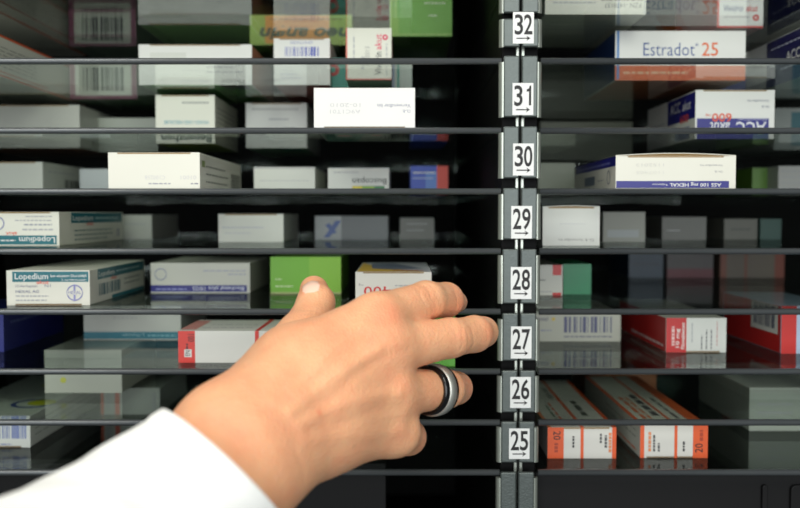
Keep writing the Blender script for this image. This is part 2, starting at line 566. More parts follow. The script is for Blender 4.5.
carton('A', 615, 745, 31, 80.5, 0.10, 'large white box with orange base band and blue lettering, upper right', WHITE, faces={'top': (235, 235, 230), 'bottom': (196, 110, 70), 'left': (40, 70, 130)},
       front=[('r', 0, 0, 1, .30, (226, 104, 44)), ('r', .012, .02, .03, 1, (60, 130, 200)), ('t', 'Estradot', .215, .50, .27, 0, (34, 76, 150), {'w': .395}), ('t', '25', .665, .50, .27, 0, (240, 110, 50), {'b': .012, 'w': .125}),
              ('o', .625, .72, .03, .018, (34, 76, 150)), ('l', .06, .13, .56, .07, (246, 190, 150))],
       top=[('q', [(.3, 0), (.5, 0), (1, 1), (.8, 1)], (236, 130, 60))], slot=None)
carton('A', 815, 900, 20, 79, 0.13, 'navy box with white lettering cut by the right edge, upper right', (214, 218, 214), y=0.05,
       left=[('r', .44, .0, 1, .98, (20, 22, 84)), ('t', 'ACC', .68, .42, .2, 0, WHITE, {'b': .02, 'w': .16}), ('l', .62, .28, .9, .06, (200, 205, 225)), ('l', .5, .78, .95, .04, (200, 205, 225))], slot=None)
carton('A', 705, 748, 52, 84, 0.07, 'white and blue box tucked between the orange banded box and the navy box', (216, 220, 214), y=0.16, front=[('r', 0, .1, 1, .5, (40, 50, 130))], slot=None)
# --- shelf C
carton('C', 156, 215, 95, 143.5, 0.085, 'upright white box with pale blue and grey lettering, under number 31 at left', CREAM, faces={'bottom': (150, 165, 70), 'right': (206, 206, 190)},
       front=[('t', 'Bepanthen', .95, .19, .17, U, (40, 70, 56), {'b': .06, 'w': .86}), ('t', 'WUND- UND HEILSALBE', .90, .47, .07, U, (60, 160, 180), {'b': .015, 'w': .76}), ('l', .45, .82, .9, .06, (170, 172, 168))],
       right=[('l', .1, .25 + .1 * i, .85, .04, (120, 122, 116)) for i in range(6)])
carton('C', 246, 307, 103, 148, 0.10, 'small white box with printed date between the two larger boxes under number 31', WHITE, faces={'bottom': (150, 190, 160)},
       front=[('l', .1, .84, .86, .06, (196, 198, 196)), ('l', .38, .62, .7, .05, GREY), ('l', .62, .42, .82, .06, GREY)],
       bottom=[('r', .5, 0, .9, .4, (40, 120, 100))])
carton('C', 314, 415, 88, 127.5, 0.09, 'large plain white box at the very front under number 31 with teal base', WHITE, y=0.0045, faces={'bottom': (214, 222, 208)},
       front=[('t', 'Ch.-B.:', .955, .46, .085, U, (104, 108, 150), {'w': .085}), ('t', 'Verwendbar bis', .955, .60, .095, U, (104, 108, 150), {'w': .33}), ('t', 'A9C1T01', .46, .46, .10, U, (206, 207, 208), {'w': .3}), ('t', '10-2010', .46, .62, .10, U, (206, 207, 208), {'w': .3}), ('l', .1, .03, .9, .025, (216, 216, 206))],
       bottom=[('q', [(.02, 0), (.5, 0), (.3, .98), (.02, .98)], (40, 150, 120)), ('q', [(.5, 0), (.56, 0), (.36, .98), (.3, .98)], (130, 200, 180)), ('bars', .68, .25, .95, .8, (50, 60, 60)), ('o', .25, .55, .05, 0, RED), ('o', .6, .5, .04, 0, RED)], slot='bottom')
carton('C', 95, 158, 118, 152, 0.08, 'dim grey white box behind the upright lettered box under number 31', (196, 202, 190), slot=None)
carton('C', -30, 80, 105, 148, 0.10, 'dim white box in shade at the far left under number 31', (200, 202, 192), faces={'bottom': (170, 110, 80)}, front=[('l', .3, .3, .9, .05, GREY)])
carton('C', 695, 774, 90, 139, 0.11, 'white and navy box with large orange 600, under number 31 at right', WHITE, faces={'bottom': (190, 194, 190)},
       front=[('r', .02, .0, .93, .42, NAVY), ('t', 'ACC', .90, .345, .25, U, (235, 236, 240), {'b': .025, 's': .2, 'w': .40}), ('t', 'akut', .44, .335, .2, U, (235, 236, 240), {'b': .025, 's': .2, 'w': .26}),
              ('t', 'Hustenlöser', .90, .425, .06, U, (210, 212, 235), {'w': .36}), ('t', '600', .46, .52, .17, U, (236, 84, 40), {'b': .03, 'w': .25}), ('t', 'mg', .19, .50, .05, U, (236, 84, 40), {'b': .02, 'w': .06}),
              ('t', 'Verwendbar bis', .93, .80, .05, U, (130, 134, 160), {'w': .28}), ('t', 'Ch.-B.', .93, .68, .05, U, (130, 134, 160), {'w': .1})],
       left=[('r', .46, .44, 1, .97, NAVY), ('t', 'ACC', .52, .66, .22, 0, (235, 236, 240), {'b': .025, 'w': .2}), ('t', 'akut', .76, .66, .2, 0, (235, 236, 240), {'b': .02, 's': .2, 'w': .16}), ('t', '600', .72, .40, .17, 0, (236, 84, 40), {'b': .03, 'w': .16}),
             ('r', .62, .05, .9, .3, (150, 160, 190)), ('l', .1, .3, .4, .05, GREY), ('l', .1, .5, .4, .05, GREY)])
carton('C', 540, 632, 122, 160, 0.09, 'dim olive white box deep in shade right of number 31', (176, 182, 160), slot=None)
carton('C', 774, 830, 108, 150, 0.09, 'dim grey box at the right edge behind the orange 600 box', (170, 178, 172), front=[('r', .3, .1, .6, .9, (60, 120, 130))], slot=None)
# --- shelf D
carton('D', 108.5, 200, 152.5, 189, 0.13, 'wide cream box in front with barcode on its long side, under number 30', CREAM, y=0.006,
       front=[('t', 'C100258', .62, .36, .11, U, (212, 213, 214), {'w': .22}), ('t', '01001', .96, .36, .11, U, (212, 213, 214), {'w': .17}), ('l', .44, .12, .68, .05, (170, 172, 178)), ('l', .9, .12, .98, .05, (150, 152, 160))],
       right=[('bars', .72, .1, .95, .62, (80, 82, 80)), ('r', .04, .62, .1, .8, (130, 150, 80)), ('l', .12, .2, .62, .06, (120, 122, 116)), ('l', .12, .42, .62, .06, (120, 122, 116)), ('l', .12, .64, .55, .06, (120, 122, 116))])
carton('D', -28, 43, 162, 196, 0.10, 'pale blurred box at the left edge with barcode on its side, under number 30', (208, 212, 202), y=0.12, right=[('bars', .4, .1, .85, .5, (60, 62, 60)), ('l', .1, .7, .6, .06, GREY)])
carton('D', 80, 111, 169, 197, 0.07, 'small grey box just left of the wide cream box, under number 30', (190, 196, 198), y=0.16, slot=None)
carton('D', 254, 315, 167, 195, 0.09, 'plain off white box right of the wide cream box, under number 30', (226, 228, 218), y=0.10, front=[('l', .1, .45, .9, .05, (200, 202, 200)), ('r', 0, .92, 1, 1, (200, 200, 196))])
carton('D', 328, 389, 168, 195, 0.09, 'white box with upside down grey lettering and green yellow stripe, under number 30', (232, 234, 226), y=0.10,
       front=[('t', 'Buscopan', .96, .57, .24, U, (70, 74, 70), {'b': .02, 'w': .56}), ('r', .40, .12, .56, .27, (236, 216, 40)), ('r', .56, .12, .76, .27, (140, 190, 40)), ('r', .76, .12, .93, .27, (30, 130, 60)), ('l', .1, .8, .5, .06, GREY)], slot=None)
carton('D', 410.5, 448, 166, 197, 0.08, 'small blue box with red end stripe, under number 30', (40, 82, 210), y=0.16,
       front=[('r', .70, 0, 1, 1, (232, 60, 34)), ('r', .40, 0, .70, .8, (90, 140, 230)), ('l', .06, .74, .66, .07, WHITE), ('l', .06, .55, .6, .06, (190, 205, 240))], slot=None)
carton('D', 615.5, 735.5, 156, 189, 0.12, 'wide cream box with gaping lid and navy base band, under number 30 at right', CREAM, y=0.008, bulge=0.0013,
       front=[('r', .005, .02, .945, .235, NAVY), ('t', 'ASS 100 mg HEXAL', .88, .165, .105, U, WHITE, {'b': .02, 'w': .43}), ('t', 'Tabletten', .435, .155, .06, U, WHITE, {'w': .13}),
              ('t', '1152013', .40, .77, .09, U, (216, 216, 210), {'w': .23}), ('t', '1107405', .40, .54, .09, U, (226, 226, 218), {'w': .23}), ('t', 'Verwendbar bis', .89, .74, .06, U, (160, 162, 170), {'w': .19}), ('t', 'Ch.-B.', .89, .55, .06, U, (160, 162, 170), {'w': .07})],
       left=[('r', .04, .70, 1, .99, NAVY), ('l', .1, .79, .9, .09, (120, 124, 190)), ('o', .86, .38, .22, .18, (120, 130, 150)), ('r', .3, .2, .55, .5, (110, 125, 140)), ('l', .62, .3, .76, .05, GREY)])
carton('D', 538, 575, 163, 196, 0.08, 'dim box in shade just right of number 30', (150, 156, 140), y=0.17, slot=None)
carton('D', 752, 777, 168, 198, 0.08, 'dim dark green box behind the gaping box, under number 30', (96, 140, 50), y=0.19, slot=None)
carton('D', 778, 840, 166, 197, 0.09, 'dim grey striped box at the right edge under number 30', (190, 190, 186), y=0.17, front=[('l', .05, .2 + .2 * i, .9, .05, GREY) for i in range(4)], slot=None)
# --- shelf E
carton('E', -28, 59.5, 212, 247, 0.125, 'cream box with upside down teal band at left, under number 29', CREAM, y=0.044,
       front=[('r', -.02 + .03, .03, .97, .30, TEAL), ('t', 'Lopedium', .95, .245, .17, U, WHITE, {'b': .02, 'w': .41}), ('l', .06, .13, .5, .06, WHITE), ('t', 'akut', .52, .40, .10, U, (240, 110, 90), {'b': .03, 'w': .13}),
              ('l', .58, .45, .93, .07, GREY), ('l', .6, .60, .92, .06, (150, 156, 170)), ('l', .5, .73, .92, .05, GREY), ('l', .62, .85, .92, .05, GREY), ('o', .3, .66, .2, .17, (120, 125, 180))],
       right=[('r', .16, .66, .98, .98, TEAL), ('t', 'Lopedium', .18, .74, .16, 0, WHITE, {'b': .02, 'w': .3}), ('l', .52, .78, .9, .08, (190, 220, 222)), ('t', 'akut', .38, .58, .12, 0, (240, 110, 90), {'b': .03, 'w': .1}),
              ('l', .2, .4, .8, .06, (120, 150, 150)), ('l', .2, .26, .8, .06, (120, 150, 150)), ('l', .2, .12, .7, .06, (120, 150, 150)), ('o', .9, .3, .13, .08, (110, 120, 170))])
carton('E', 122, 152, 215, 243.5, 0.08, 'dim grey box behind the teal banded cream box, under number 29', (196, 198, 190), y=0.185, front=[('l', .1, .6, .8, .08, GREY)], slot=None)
carton('E', 218.5, 283.5, 214, 243.5, 0.09, 'plain white box standing alone left of middle, under number 29', (228, 230, 220), y=0.115, front=[('l', .06, .5, .7, .05, (190, 194, 210)), ('l', .1, .3, .5, .05, (206, 208, 214))])
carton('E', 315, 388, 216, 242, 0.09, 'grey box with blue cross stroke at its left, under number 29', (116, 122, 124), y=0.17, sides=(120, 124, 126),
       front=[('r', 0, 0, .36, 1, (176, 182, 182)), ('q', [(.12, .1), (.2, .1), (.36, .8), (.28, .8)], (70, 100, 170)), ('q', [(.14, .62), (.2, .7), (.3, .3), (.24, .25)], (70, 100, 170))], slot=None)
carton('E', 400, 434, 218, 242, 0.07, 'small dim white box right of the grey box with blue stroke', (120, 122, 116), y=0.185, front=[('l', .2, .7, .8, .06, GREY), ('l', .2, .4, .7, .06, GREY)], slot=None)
carton('E', 542.5, 599.5, 207, 247, 0.09, 'white box standing close right of number 29', (226, 228, 220), y=0.042, bulge=0.0006,
       front=[('t', 'Ch.-B. Verwendbar bis', .9, .18, .07, U, (120, 122, 120), {'w': .62}), ('l', .3, .55, .75, .04, (212, 214, 210))])
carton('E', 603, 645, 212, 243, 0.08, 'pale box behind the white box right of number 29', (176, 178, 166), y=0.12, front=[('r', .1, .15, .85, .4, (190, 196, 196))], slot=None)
carton('E', 662, 706, 217, 243, 0.08, 'dim plain grey box in the middle of the right bay, under number 29', (104, 104, 100), y=0.16, front=[('l', .1, .4, .4, .05, GREY)], slot=None)  # base colour darkened to carry the shade inside the bay
carton('E', 724, 757, 219, 243, 0.08, 'dim box with dark line of print at the right, under number 29', (96, 95, 88), y=0.18, front=[('l', .2, .45, .8, .12, (60, 60, 60))], slot=None)  # card tone lowered, shade put into the colour
carton('E', 760, 781, 219, 243, 0.08, 'dim dark teal box beside the dim printed box, under number 29', (18, 66, 58), y=0.18, slot=None)  # teal darkened, shade included in the colour
# --- shelf F
carton('F', 7, 89.5, 270.5, 305.5, 0.12, 'cream box with teal band reading upright at far left, under number 28', CREAM, yaw=math.radians(1.2),
       front=[('r', .07, .67, .985, .965, TEAL), ('t', 'Lopedium', .10, .75, .17, 0, WHITE, {'b': .02, 'w': .40}), ('t', 'bei akutem Durchfall', .53, .81, .075, 0, WHITE, {'b': .02, 'w': .43}), ('t', '2 mg Hartkapseln', .66, .705, .055, 0, WHITE, {'b': .01, 'w': .3}),
              ('t', 'akut', .36, .615, .10, 0, (240, 104, 84), {'b': .03, 'w': .15}), ('t', '10 Hartkapseln', .11, .52, .075, 0, (110, 116, 150), {'w': .26}), ('t', 'N1', .46, .52, .085, 0, (110, 116, 150), {'w': .07}), ('t', 'HEXAL AG', .11, .36, .08, 0, (110, 116, 150), {'b': .01, 'w': .28}), ('l', .11, .25, .5, .055, GREY), ('l', .11, .13, .48, .055, GREY),
              ('o', .82, .36, .23, .20, (120, 122, 190)), ('r', .73, .30, .91, .42, CREAM), ('r', .805, .12, .83, .60, (150, 152, 205)), ('r', .745, .31, .895, .41, CREAM), ('t', 'HEXAL', .742, .325, .085, 0, (110, 112, 180), {'b': .02, 'w': .155})],
       right=[('r', .12, .68, .98, .985, TEAL), ('t', 'Lopedium', .14, .76, .15, 0, WHITE, {'b': .02, 'w': .26}), ('l', .44, .80, .9, .08, (190, 220, 222)), ('t', 'akut', .34, .6, .11, 0, (240, 110, 90), {'b': .03, 'w': .1}), ('bars', .14, .2, .5, .55, (40, 110, 120)), ('l', .58, .5, .9, .06, (140, 150, 150)), ('l', .58, .35, .9, .06, (140, 150, 150)), ('r', .35, .01, .98, .12, TEAL)], slot='bottom')
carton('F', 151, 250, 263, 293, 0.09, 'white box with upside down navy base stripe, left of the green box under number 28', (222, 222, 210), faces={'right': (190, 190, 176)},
       front=[('r', .0, .04, .97, .26, NAVY), ('t', 'Bisohexal plus 10/25', .94, .21, .13, U, (220, 224, 245), {'b': .02, 'w': .52}), ('l', .05, .10, .36, .07, (150, 156, 220)), ('o', .10, .62, .2, .17, (140, 146, 180)), ('r', .045, .59, .155, .66, (222, 222, 210)), ('l', .53, .72, .96, .05, (180, 184, 206)), ('l', .78, .6, .96, .06, (180, 184, 206))], slot=None)
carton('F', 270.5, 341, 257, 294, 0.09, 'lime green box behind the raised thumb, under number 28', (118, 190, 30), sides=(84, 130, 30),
       front=[('r', .55, 0, 1, 1, (140, 200, 44)), ('l', .07, .38, .16, .05, (225, 240, 190)), ('l', .07, .19, .32, .05, (225, 240, 190)), ('r', 0, .0, 1, .05, (180, 190, 120))], slot=None)
carton('F', 355.5, 431.5, 272, 306, 0.10, 'cream box with red 400 behind the index finger, under number 28', (238, 236, 226), faces={'top': (196, 200, 206)},
       front=[('t', '400', .47, .57, .30, U, (224, 40, 40), {'b': .012, 'w': .36}), ('t', 'mg', .10, .64, .07, U, (120, 122, 130), {'w': .06}), ('l', .52, .58, .9, .05, GREY)],
       top=[('q', [(.02, 0.02), (.95, .02), (.6, .2), (.2, .6), (.02, .98)], (228, 186, 70)), ('q', [(.2, .3), (.5, .2), (.9, .3), (.5, .9), (.15, .9)], (110, 120, 140)), ('l', .5, .1, .9, .08, (170, 50, 60))])
carton('F', 536, 562.5, 265, 297, 0.07, 'white box with two red tabs and green side, right of number 28', (226, 226, 214), y=0.085, faces={'right': (10, 150, 90)},
       front=[('r', .62, .66, .95, 1, RED), ('r', .62, .0, .95, .09, RED), ('l', .1, .48, .36, .06, (110, 112, 110)), ('l', .1, .1, .6, .05, GREY)], slot=None)
carton('F', 563.2, 591, 264, 296, 0.06, 'plain emerald green box touching the red tabbed box, right of number 28', (6, 140, 88), y=0.092, slot=None)
carton('F', 629, 663, 252, 278, 0.07, 'dim blue box deep in the right bay, under number 28', (40, 62, 84), y=0.25, front=[('l', .1, .5, .9, .08, (30, 40, 60))], slot=None)  # shade of the deep bay put into the blue
carton('F', 667, 713, 252, 277, 0.07, 'dim white box with crimson base, deep in the right bay under number 28', (74, 68, 70), y=0.25, front=[('r', 0, 0, 1, .35, (96, 14, 36)), ('l', .1, .6, .6, .06, (60, 60, 60))], slot=None)  # white and crimson darkened with painted-in shade
carton('F', 720, 784, 250, 276, 0.07, 'dim box with orange stripes, deep in the right bay under number 28', (96, 84, 72), y=0.25, front=[('r', .0, 0, .1, 1, (120, 52, 26)), ('r', .38, 0, .42, 1, (120, 52, 26)), ('r', .85, 0, 1, 1, (120, 46, 22))], slot=None)  # card and orange stripes darkened to hold the deep shade
# --- shelf G
carton('G', 178.5, 335, 331, 364.5, 0.055, 'long white box with red end and red stripe beneath the wrist, under number 27', (236, 236, 228), y=0.021,
       front=[('r', 0, 0, .107, 1, (232, 60, 48)), ('t', '100', .062, .90, .20, 270, (60, 20, 20), {'b': .02, 'w': .24}), ('lv', .05, .42, .62, .012, (90, 30, 30)), ('r', .038, .18, .085, .42, WHITE), ('t', 'N3', .045, .385, .15, 270, (30, 30, 30), {'b': .02, 'w': .17}), ('r', .49, 0, .515, 1, (232, 60, 48))],
       top=[('q', [(.49, 0), (.515, 0), (.53, 1), (.50, 1)], (232, 60, 48)), ('l', .12, .25, .45, .06, GREY), ('l', .15, .5, .48, .06, GREY), ('r', .0, .1, .1, .9, (226, 150, 140)), ('l', .6, .4, .9, .1, (90, 92, 96))], slot=None)
carton('G', 84, 181, 306, 340, 0.08, 'white box with teal base stripe, left of the red ended box under number 27', (206, 208, 200),
       front=[('r', 0, .03, 1, .24, (16, 120, 140)), ('t', 'L-Thyroxin', .62, .19, .10, U, (170, 210, 215), {'w': .22}), ('l', .66, .11, .95, .06, (130, 190, 200)), ('l', .3, .6, .55, .14, (196, 198, 194))], slot=None)
carton('G', -75, 4, 314, 352, 0.10, 'dark blue box receding at the left edge, under number 27', (30, 40, 130), faces={'right': (28, 34, 120)}, right=[('l', .1, .7, .6, .1, (90, 100, 160))], slot=None)
carton('G', 396, 455, 312, 366.5, 0.05, 'green box glimpsed between the fingers, under number 27', (96, 180, 56), slot=None)
carton('G', 532, 620.5, 312, 341.5, 0.08, 'grey white box with dark blue barcode, right of number 27', (196, 196, 182),
       front=[('bars', .36, .3, .92, .84, (70, 74, 120)), ('l', .36, .14, .9, .07, (120, 122, 140)), ('t', 'Ventol', .02, .7, .13, 0, (60, 66, 110), {'b': .02, 'w': .16}), ('l', .02, .35, .22, .07, (150, 154, 180)), ('o', .24, .76, .06, 0, (220, 190, 60))], slot=None)
carton('G', 666, 726, 318, 352.5, 0.12, 'white box with red flank and red left end, under number 27 at right', (226, 228, 222), faces={'left': (200, 30, 30), 'top': (206, 206, 196)},
       front=[('r', 0, 0, .335, 1, (206, 34, 32)), ('lv', .09, .2, .75, .05, (240, 200, 196)), ('t', '10 mg', .215, .14, .10, 90, WHITE, {'b': .03, 'w': .55}), ('t', 'Filmtabletten', .305, .10, .10, 90, WHITE, {'b': .03, 'w': .76}),
              ('lv', .42, .3, .85, .02, GREY), ('lv', .58, .1, .5, .02, (110, 112, 116)), ('lv', .66, .1, .66, .02, (110, 112, 116)), ('lv', .74, .1, .66, .02, (130, 132, 136)), ('lv', .84, .2, .9, .01, (210, 120, 120))],
       left=[('l', .3, .12, .95, .12, (230, 200, 200))], slot='bottom')
carton('G', 781, 850, 306, 345, 0.10, 'red box with barcode on its flank at the right edge, under number 27', (190, 210, 236), y=0.055, faces={'left': (196, 30, 30)},
       front=[('r', 0, 0, .22, 1, (216, 40, 34))],
       left=[('r', .52, .38, .95, .98, (226, 226, 220)), ('bars', .57, .48, .9, .96, (60, 66, 100))], slot=None)
# --- shelf H
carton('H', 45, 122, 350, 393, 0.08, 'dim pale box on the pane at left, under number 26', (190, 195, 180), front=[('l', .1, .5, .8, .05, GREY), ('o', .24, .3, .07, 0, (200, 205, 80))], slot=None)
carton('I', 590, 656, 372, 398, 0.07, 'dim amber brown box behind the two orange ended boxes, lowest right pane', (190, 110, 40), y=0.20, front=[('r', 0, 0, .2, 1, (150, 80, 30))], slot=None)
# --- shelf I
carton('I', -62, 30.5, 416, 447.5, 0.14, 'white box with blue barcode end and yellow blue logo on top, lower left corner', (228, 232, 226), faces={'top': (206, 214, 202)},
       front=[('bars', .36, .28, .8, 1, (90, 112, 190)), ('bars', .8, .28, .96, 1, (110, 130, 200)), ('l', .5, .08, .8, .06, (150, 160, 200))],
       top=[('o', .78, .26, .10, .075, (60, 80, 140)), ('o', .86, .28, .065, 0, (200, 205, 40)), ('o', .6, .72, .07, 0, (200, 205, 90))],
       right=[('l', .05, .3 + .2 * i, .9, .06, (180, 186, 180)) for i in range(3)], slot='bottom')
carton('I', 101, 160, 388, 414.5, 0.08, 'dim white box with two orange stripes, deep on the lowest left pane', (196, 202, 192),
       front=[('r', 0, 0, .05, 1, (226, 90, 50)), ('r', .24, 0, .32, 1, (226, 90, 50)), ('lv', .1, .2, .8, .06, GREY), ('lv', .88, .2, .8, .04, GREY)], slot=None)
carton('I', 547.5, 616, 427.5, 458.5, 0.15, 'white box with orange left end and 20, nearest the upright on the lowest pane', (232, 230, 222), faces={'top': (222, 222, 212)},
       front=[('r', 0, 0, .235, 1, ORANGE), ('r', .48, 0, .525, 1, ORANGE), ('r', .94, 0, 1, 1, ORANGE), ('t', '20', .085, .88, .23, 270, (40, 16, 10), {'b': .02, 'w': .28}), ('lv', .1, .2, .5, .05, (180, 60, 20)), ('lv', .36, .35, .72, .03, (60, 60, 60)),
              ('lv', .83, .35, .75, .035, (90, 90, 90)), ('lv', .76, .5, .8, .03, (90, 90, 90)), ('lv', .89, .2, .85, .04, (240, 150, 100))],
       top=[('r', .0, 0, .05, 1, (240, 130, 70)), ('r', .48, 0, .53, 1, ORANGE), ('r', .94, 0, 1, 1, ORANGE), ('lv', .66, .2, .5, .09, (90, 96, 90)), ('lv', .2, .1, .4, .03, (60, 120, 90)), ('lv', .27, .1, .45, .03, ORANGE), ('lv', .36, .55, .8, .08, (150, 155, 150))])
carton('I', 640, 707.5, 425, 458, 0.16, 'white box with orange right end and 20, second from the upright on the lowest pane', (232, 230, 222), faces={'top': (226, 226, 214), 'left': (214, 214, 204)},
       front=[('r', .0, 0, .06, 1, ORANGE), ('r', .505, 0, .55, 1, ORANGE), ('r', .78, 0, 1, 1, ORANGE), ('t', '20', .925, .16, .23, 90, (40, 16, 10), {'b': .02, 'w': .28}), ('lv', .88, .52, .85, .05, (180, 60, 20)), ('lv', .63, .2, .5, .03, (60, 60, 60)),
              ('lv', .12, .2, .8, .04, (240, 150, 100)), ('lv', .19, .2, .7, .03, (90, 90, 90)), ('lv', .26, .2, .45, .03, (90, 90, 90))],
       top=[('r', .0, 0, .06, 1, ORANGE), ('r', .505, 0, .55, 1, ORANGE), ('r', .80, 0, 1, 1, (236, 110, 60)), ('lv', .15, .1, .5, .06, (240, 120, 70)), ('lv', .25, .1, .5, .04, (240, 140, 90)), ('lv', .36, .15, .55, .10, (90, 90, 96)), ('lv', .66, .1, .5, .05, (110, 112, 116))],
       left=[('l', .45, .7, .95, .06, (150, 152, 146)), ('l', .45, .5, .95, .06, (150, 152, 146)), ('l', .45, .12, .95, .08, (240, 110, 60))], slot='bottom')
carton('I', 749, 835, 388, 431, 0.10, 'dim grey white box alone at the lower right corner', (176, 184, 172), faces={'top': (190, 198, 186)}, front=[('l', .1, .6, .5, .06, GREY), ('l', .1, .4, .5, .06, GREY)], slot=None)

# ------------------------------------------------------------------ the reaching arm
HV = 0.00085                                     # voxel of the skin surface
CH = []                                          # (group, a, b, ra, rb)


def P3(*j):
    return [(hp(x, y, d), r / 1000) for x, y, d, r in j]


ARM = {
    # palm group: (chain, radii in mm); pixels and distance from the lens
    'palm': [
        P3((20, 630, .240, 24), (140, 530, .290, 18), (222, 444, .338, 18.0)),    # forearm, thumb side
        P3((60, 670, .242, 22), (180, 552, .294, 19.5), (246, 474, .338, 20)),    # forearm, little finger side
        P3((222, 444, .338, 18.0), (294, 365, .376, 15.2), (345, 341, .384, 12)),   # thumb ball to index root
        P3((236, 434, .340, 19), (310, 369, .368, 13.5), (376, 320, .390, 10.6)),   # index metacarpal
        P3((240, 444, .340, 20), (320, 393, .366, 14), (383, 349, .386, 12)),     # middle
        P3((246, 458, .340, 19), (325, 416, .366, 14), (388, 393, .386, 11.5)),   # ring
        P3((250, 468, .340, 18), (325, 436, .368, 13.5), (394, 431, .392, 10.5)), # little
        P3((300, 400, .400, 15), (370, 375, .412, 12)),                           # palm pad
    ],
    'thumb': [P3((262, 395, .368, 15), (302, 343, .402, 12.5), (316, 303, .424, 8.0), (314, 290, .436, 7.0))],
    'index': [P3((376, 319, .390, 10.6), (426, 300.5, .418, 8.8), (446, 300, .438, 8.2), (457, 302, .460, 5.4))],
    'middle': [P3((383, 349, .386, 11.4), (450, 338, .412, 8.8), (474, 334, .428, 8.35), (483, 332, .438, 7.7))],
    'ring': [P3((388, 393, .386, 10.6), (445, 389, .418, 8.8), (456, 388, .438, 7.6), (452, 384, .456, 6.6))],
    'little': [P3((394, 431, .392, 9.8), (408, 437, .416, 8.0), (404, 430, .438, 6.8), (392, 420, .450, 6.0))],
}
allp = np.array([p for g in ARM.values() for ch in g for p, r in ch if True])
lo = allp.min(0) - 0.035
hi = allp.max(0) + 0.030
N = np.ceil((hi - lo) / HV).astype(int) + 1
ax = [(lo[i] + HV * np.arange(N[i])).astype(np.float32) for i in range(3)]
BIG = np.float32(0.05)


def smin(a, b, k):
    h = np.clip(0.5 + 0.5 * (b - a) / k, 0, 1)
    return b + (a - b) * h - k * h * (1 - h)


def cap_into(grid, a, b, ra, rb, k):
    mnp = np.minimum(a - ra, b - rb) - 0.02
    mxp = np.maximum(a + ra, b + rb) + 0.02
    i0 = np.clip(np.floor((mnp - lo) / HV).astype(int), 0, N - 1)
    i1 = np.clip(np.ceil((mxp - lo) / HV).astype(int) + 1, 1, N)
    sl = tuple(slice(i0[i], i1[i]) for i in range(3))
    X = ax[0][sl[0]][:, None, None] - np.float32(a[0])
    Y = ax[1][sl[1]][None, :, None] - np.float32(a[1])
    Z = ax[2][sl[2]][None, None, :] - np.float32(a[2])
    ba = (b - a).astype(np.float32)
    t = np.clip((X * ba[0] + Y * ba[1] + Z * ba[2]) / np.float32((ba ** 2).sum() + 1e-12), 0, 1)
    d = np.sqrt((X - t * ba[0]) ** 2 + (Y - t * ba[1]) ** 2 + (Z - t * ba[2]) ** 2) - (np.float32(ra) + t * np.float32(rb - ra))
    grid[sl] = smin(grid[sl], d, np.float32(k))


def group(chains, k):
    g = np.full(tuple(N), BIG, np.float32)
    for ch in chains:
        for (a, ra), (b, rb) in zip(ch[:-1], ch[1:]):
            cap_into(g, a, b, ra, rb, k)
    return g


palm = group(ARM['palm'], 0.010)
fing = group(ARM['index'], 0.0025)
for nme in ('middle', 'ring', 'little'):
    fing = smin(fing, group(ARM[nme], 0.0025), np.float32(0.0016))
sdf = smin(palm, fing, np.float32(0.006))
sdf = smin(sdf, group(ARM['thumb'], 0.005), np.float32(0.007))
del palm, fing
# keep the forearm open-ended volume inside the sleeve: nothing to cut, the chains end out of view


def surface_nets(g):
    s = g < 0
    c = np.zeros(tuple(np.array(g.shape) - 1), np.uint8)
    for dx in (0, 1):
        for dy in (0, 1):
            for dz in (0, 1):
                c += s[dx:g.shape[0] - 1 + dx, dy:g.shape[1] - 1 + dy, dz:g.shape[2] - 1 + dz]
    cells = np.argwhere((c > 0) & (c < 8))
    idx = np.full(c.shape, -1, np.int32)
    idx[tuple(cells.T)] = np.arange(len(cells))
    acc = np.zeros((len(cells), 3)); cnt = np.zeros(len(cells))
    cor = [(i, j, k) for i in (0, 1) for j in (0, 1) for k in (0, 1)]
    val = {o: g[cells[:, 0] + o[0], cells[:, 1] + o[1], cells[:, 2] + o[2]] for o in cor}
    for o in cor:
        for axis in range(3):
            if o[axis] == 0:
                q = list(o); q[axis] = 1; q = tuple(q)
                a, b = val[o], val[q]
                m = (a < 0) != (b < 0)
                t = np.where(m, a / np.where(m, a - b, 1), 0)
                p = np.array(o, float)[None, :].repeat(len(cells), 0)
                p[:, axis] += t
                acc[m] += p[m]; cnt[m] += 1
    V = lo + HV * (cells + acc / cnt[:, None])
    Q = []
    for axis in range(3):
        a = [slice(None)] * 3; b = [slice(None)] * 3
        a[axis] = slice(0, -1); b[axis] = slice(1, None)
        sa, sb = s[tuple(a)], s[tuple(b)]
        e = np.argwhere(sa != sb)
        o1, o2 = [(1, 2), (2, 0), (0, 1)][axis]
        e = e[(e[:, o1] > 0) & (e[:, o2] > 0) & (e[:, o1] < c.shape[o1]) & (e[:, o2] < c.shape[o2])]
        ins = sa[tuple(e.T)]
        d1 = np.zeros(3, int); d1[o1] = 1
        d2 = np.zeros(3, int); d2[o2] = 1
        q = np.stack([idx[tuple((e - d1 - d2).T)], idx[tuple((e - d2).T)], idx[tuple(e.T)], idx[tuple((e - d1).T)]], 1)
        q[~ins] = q[~ins][:, ::-1]
        Q.append(q)
    return V, np.concatenate(Q)


V, Q = surface_nets(sdf)


def vnormals(V, Q):
    n = np.cross(V[Q[:, 2]] - V[Q[:, 0]], V[Q[:, 3]] - V[Q[:, 1]])
    N_ = np.zeros_like(V)
    for i in range(4):
        np.add.at(N_, Q[:, i], n)
    return N_ / (np.linalg.norm(N_, axis=1)[:, None] + 1e-12)


def relax(V, Q, it, f):
    for _ in range(it):
        s_ = np.zeros_like(V); c_ = np.zeros(len(V))
        for i in range(4):
            j = Q[:, (i + 1) % 4]
            np.add.at(s_, Q[:, i], V[j]); np.add.at(c_, Q[:, i], 1)
            np.add.at(s_, j, V[Q[:, i]]); np.add.at(c_, j, 1)
        V = V + f * (s_ / c_[:, None] - V)
    return V


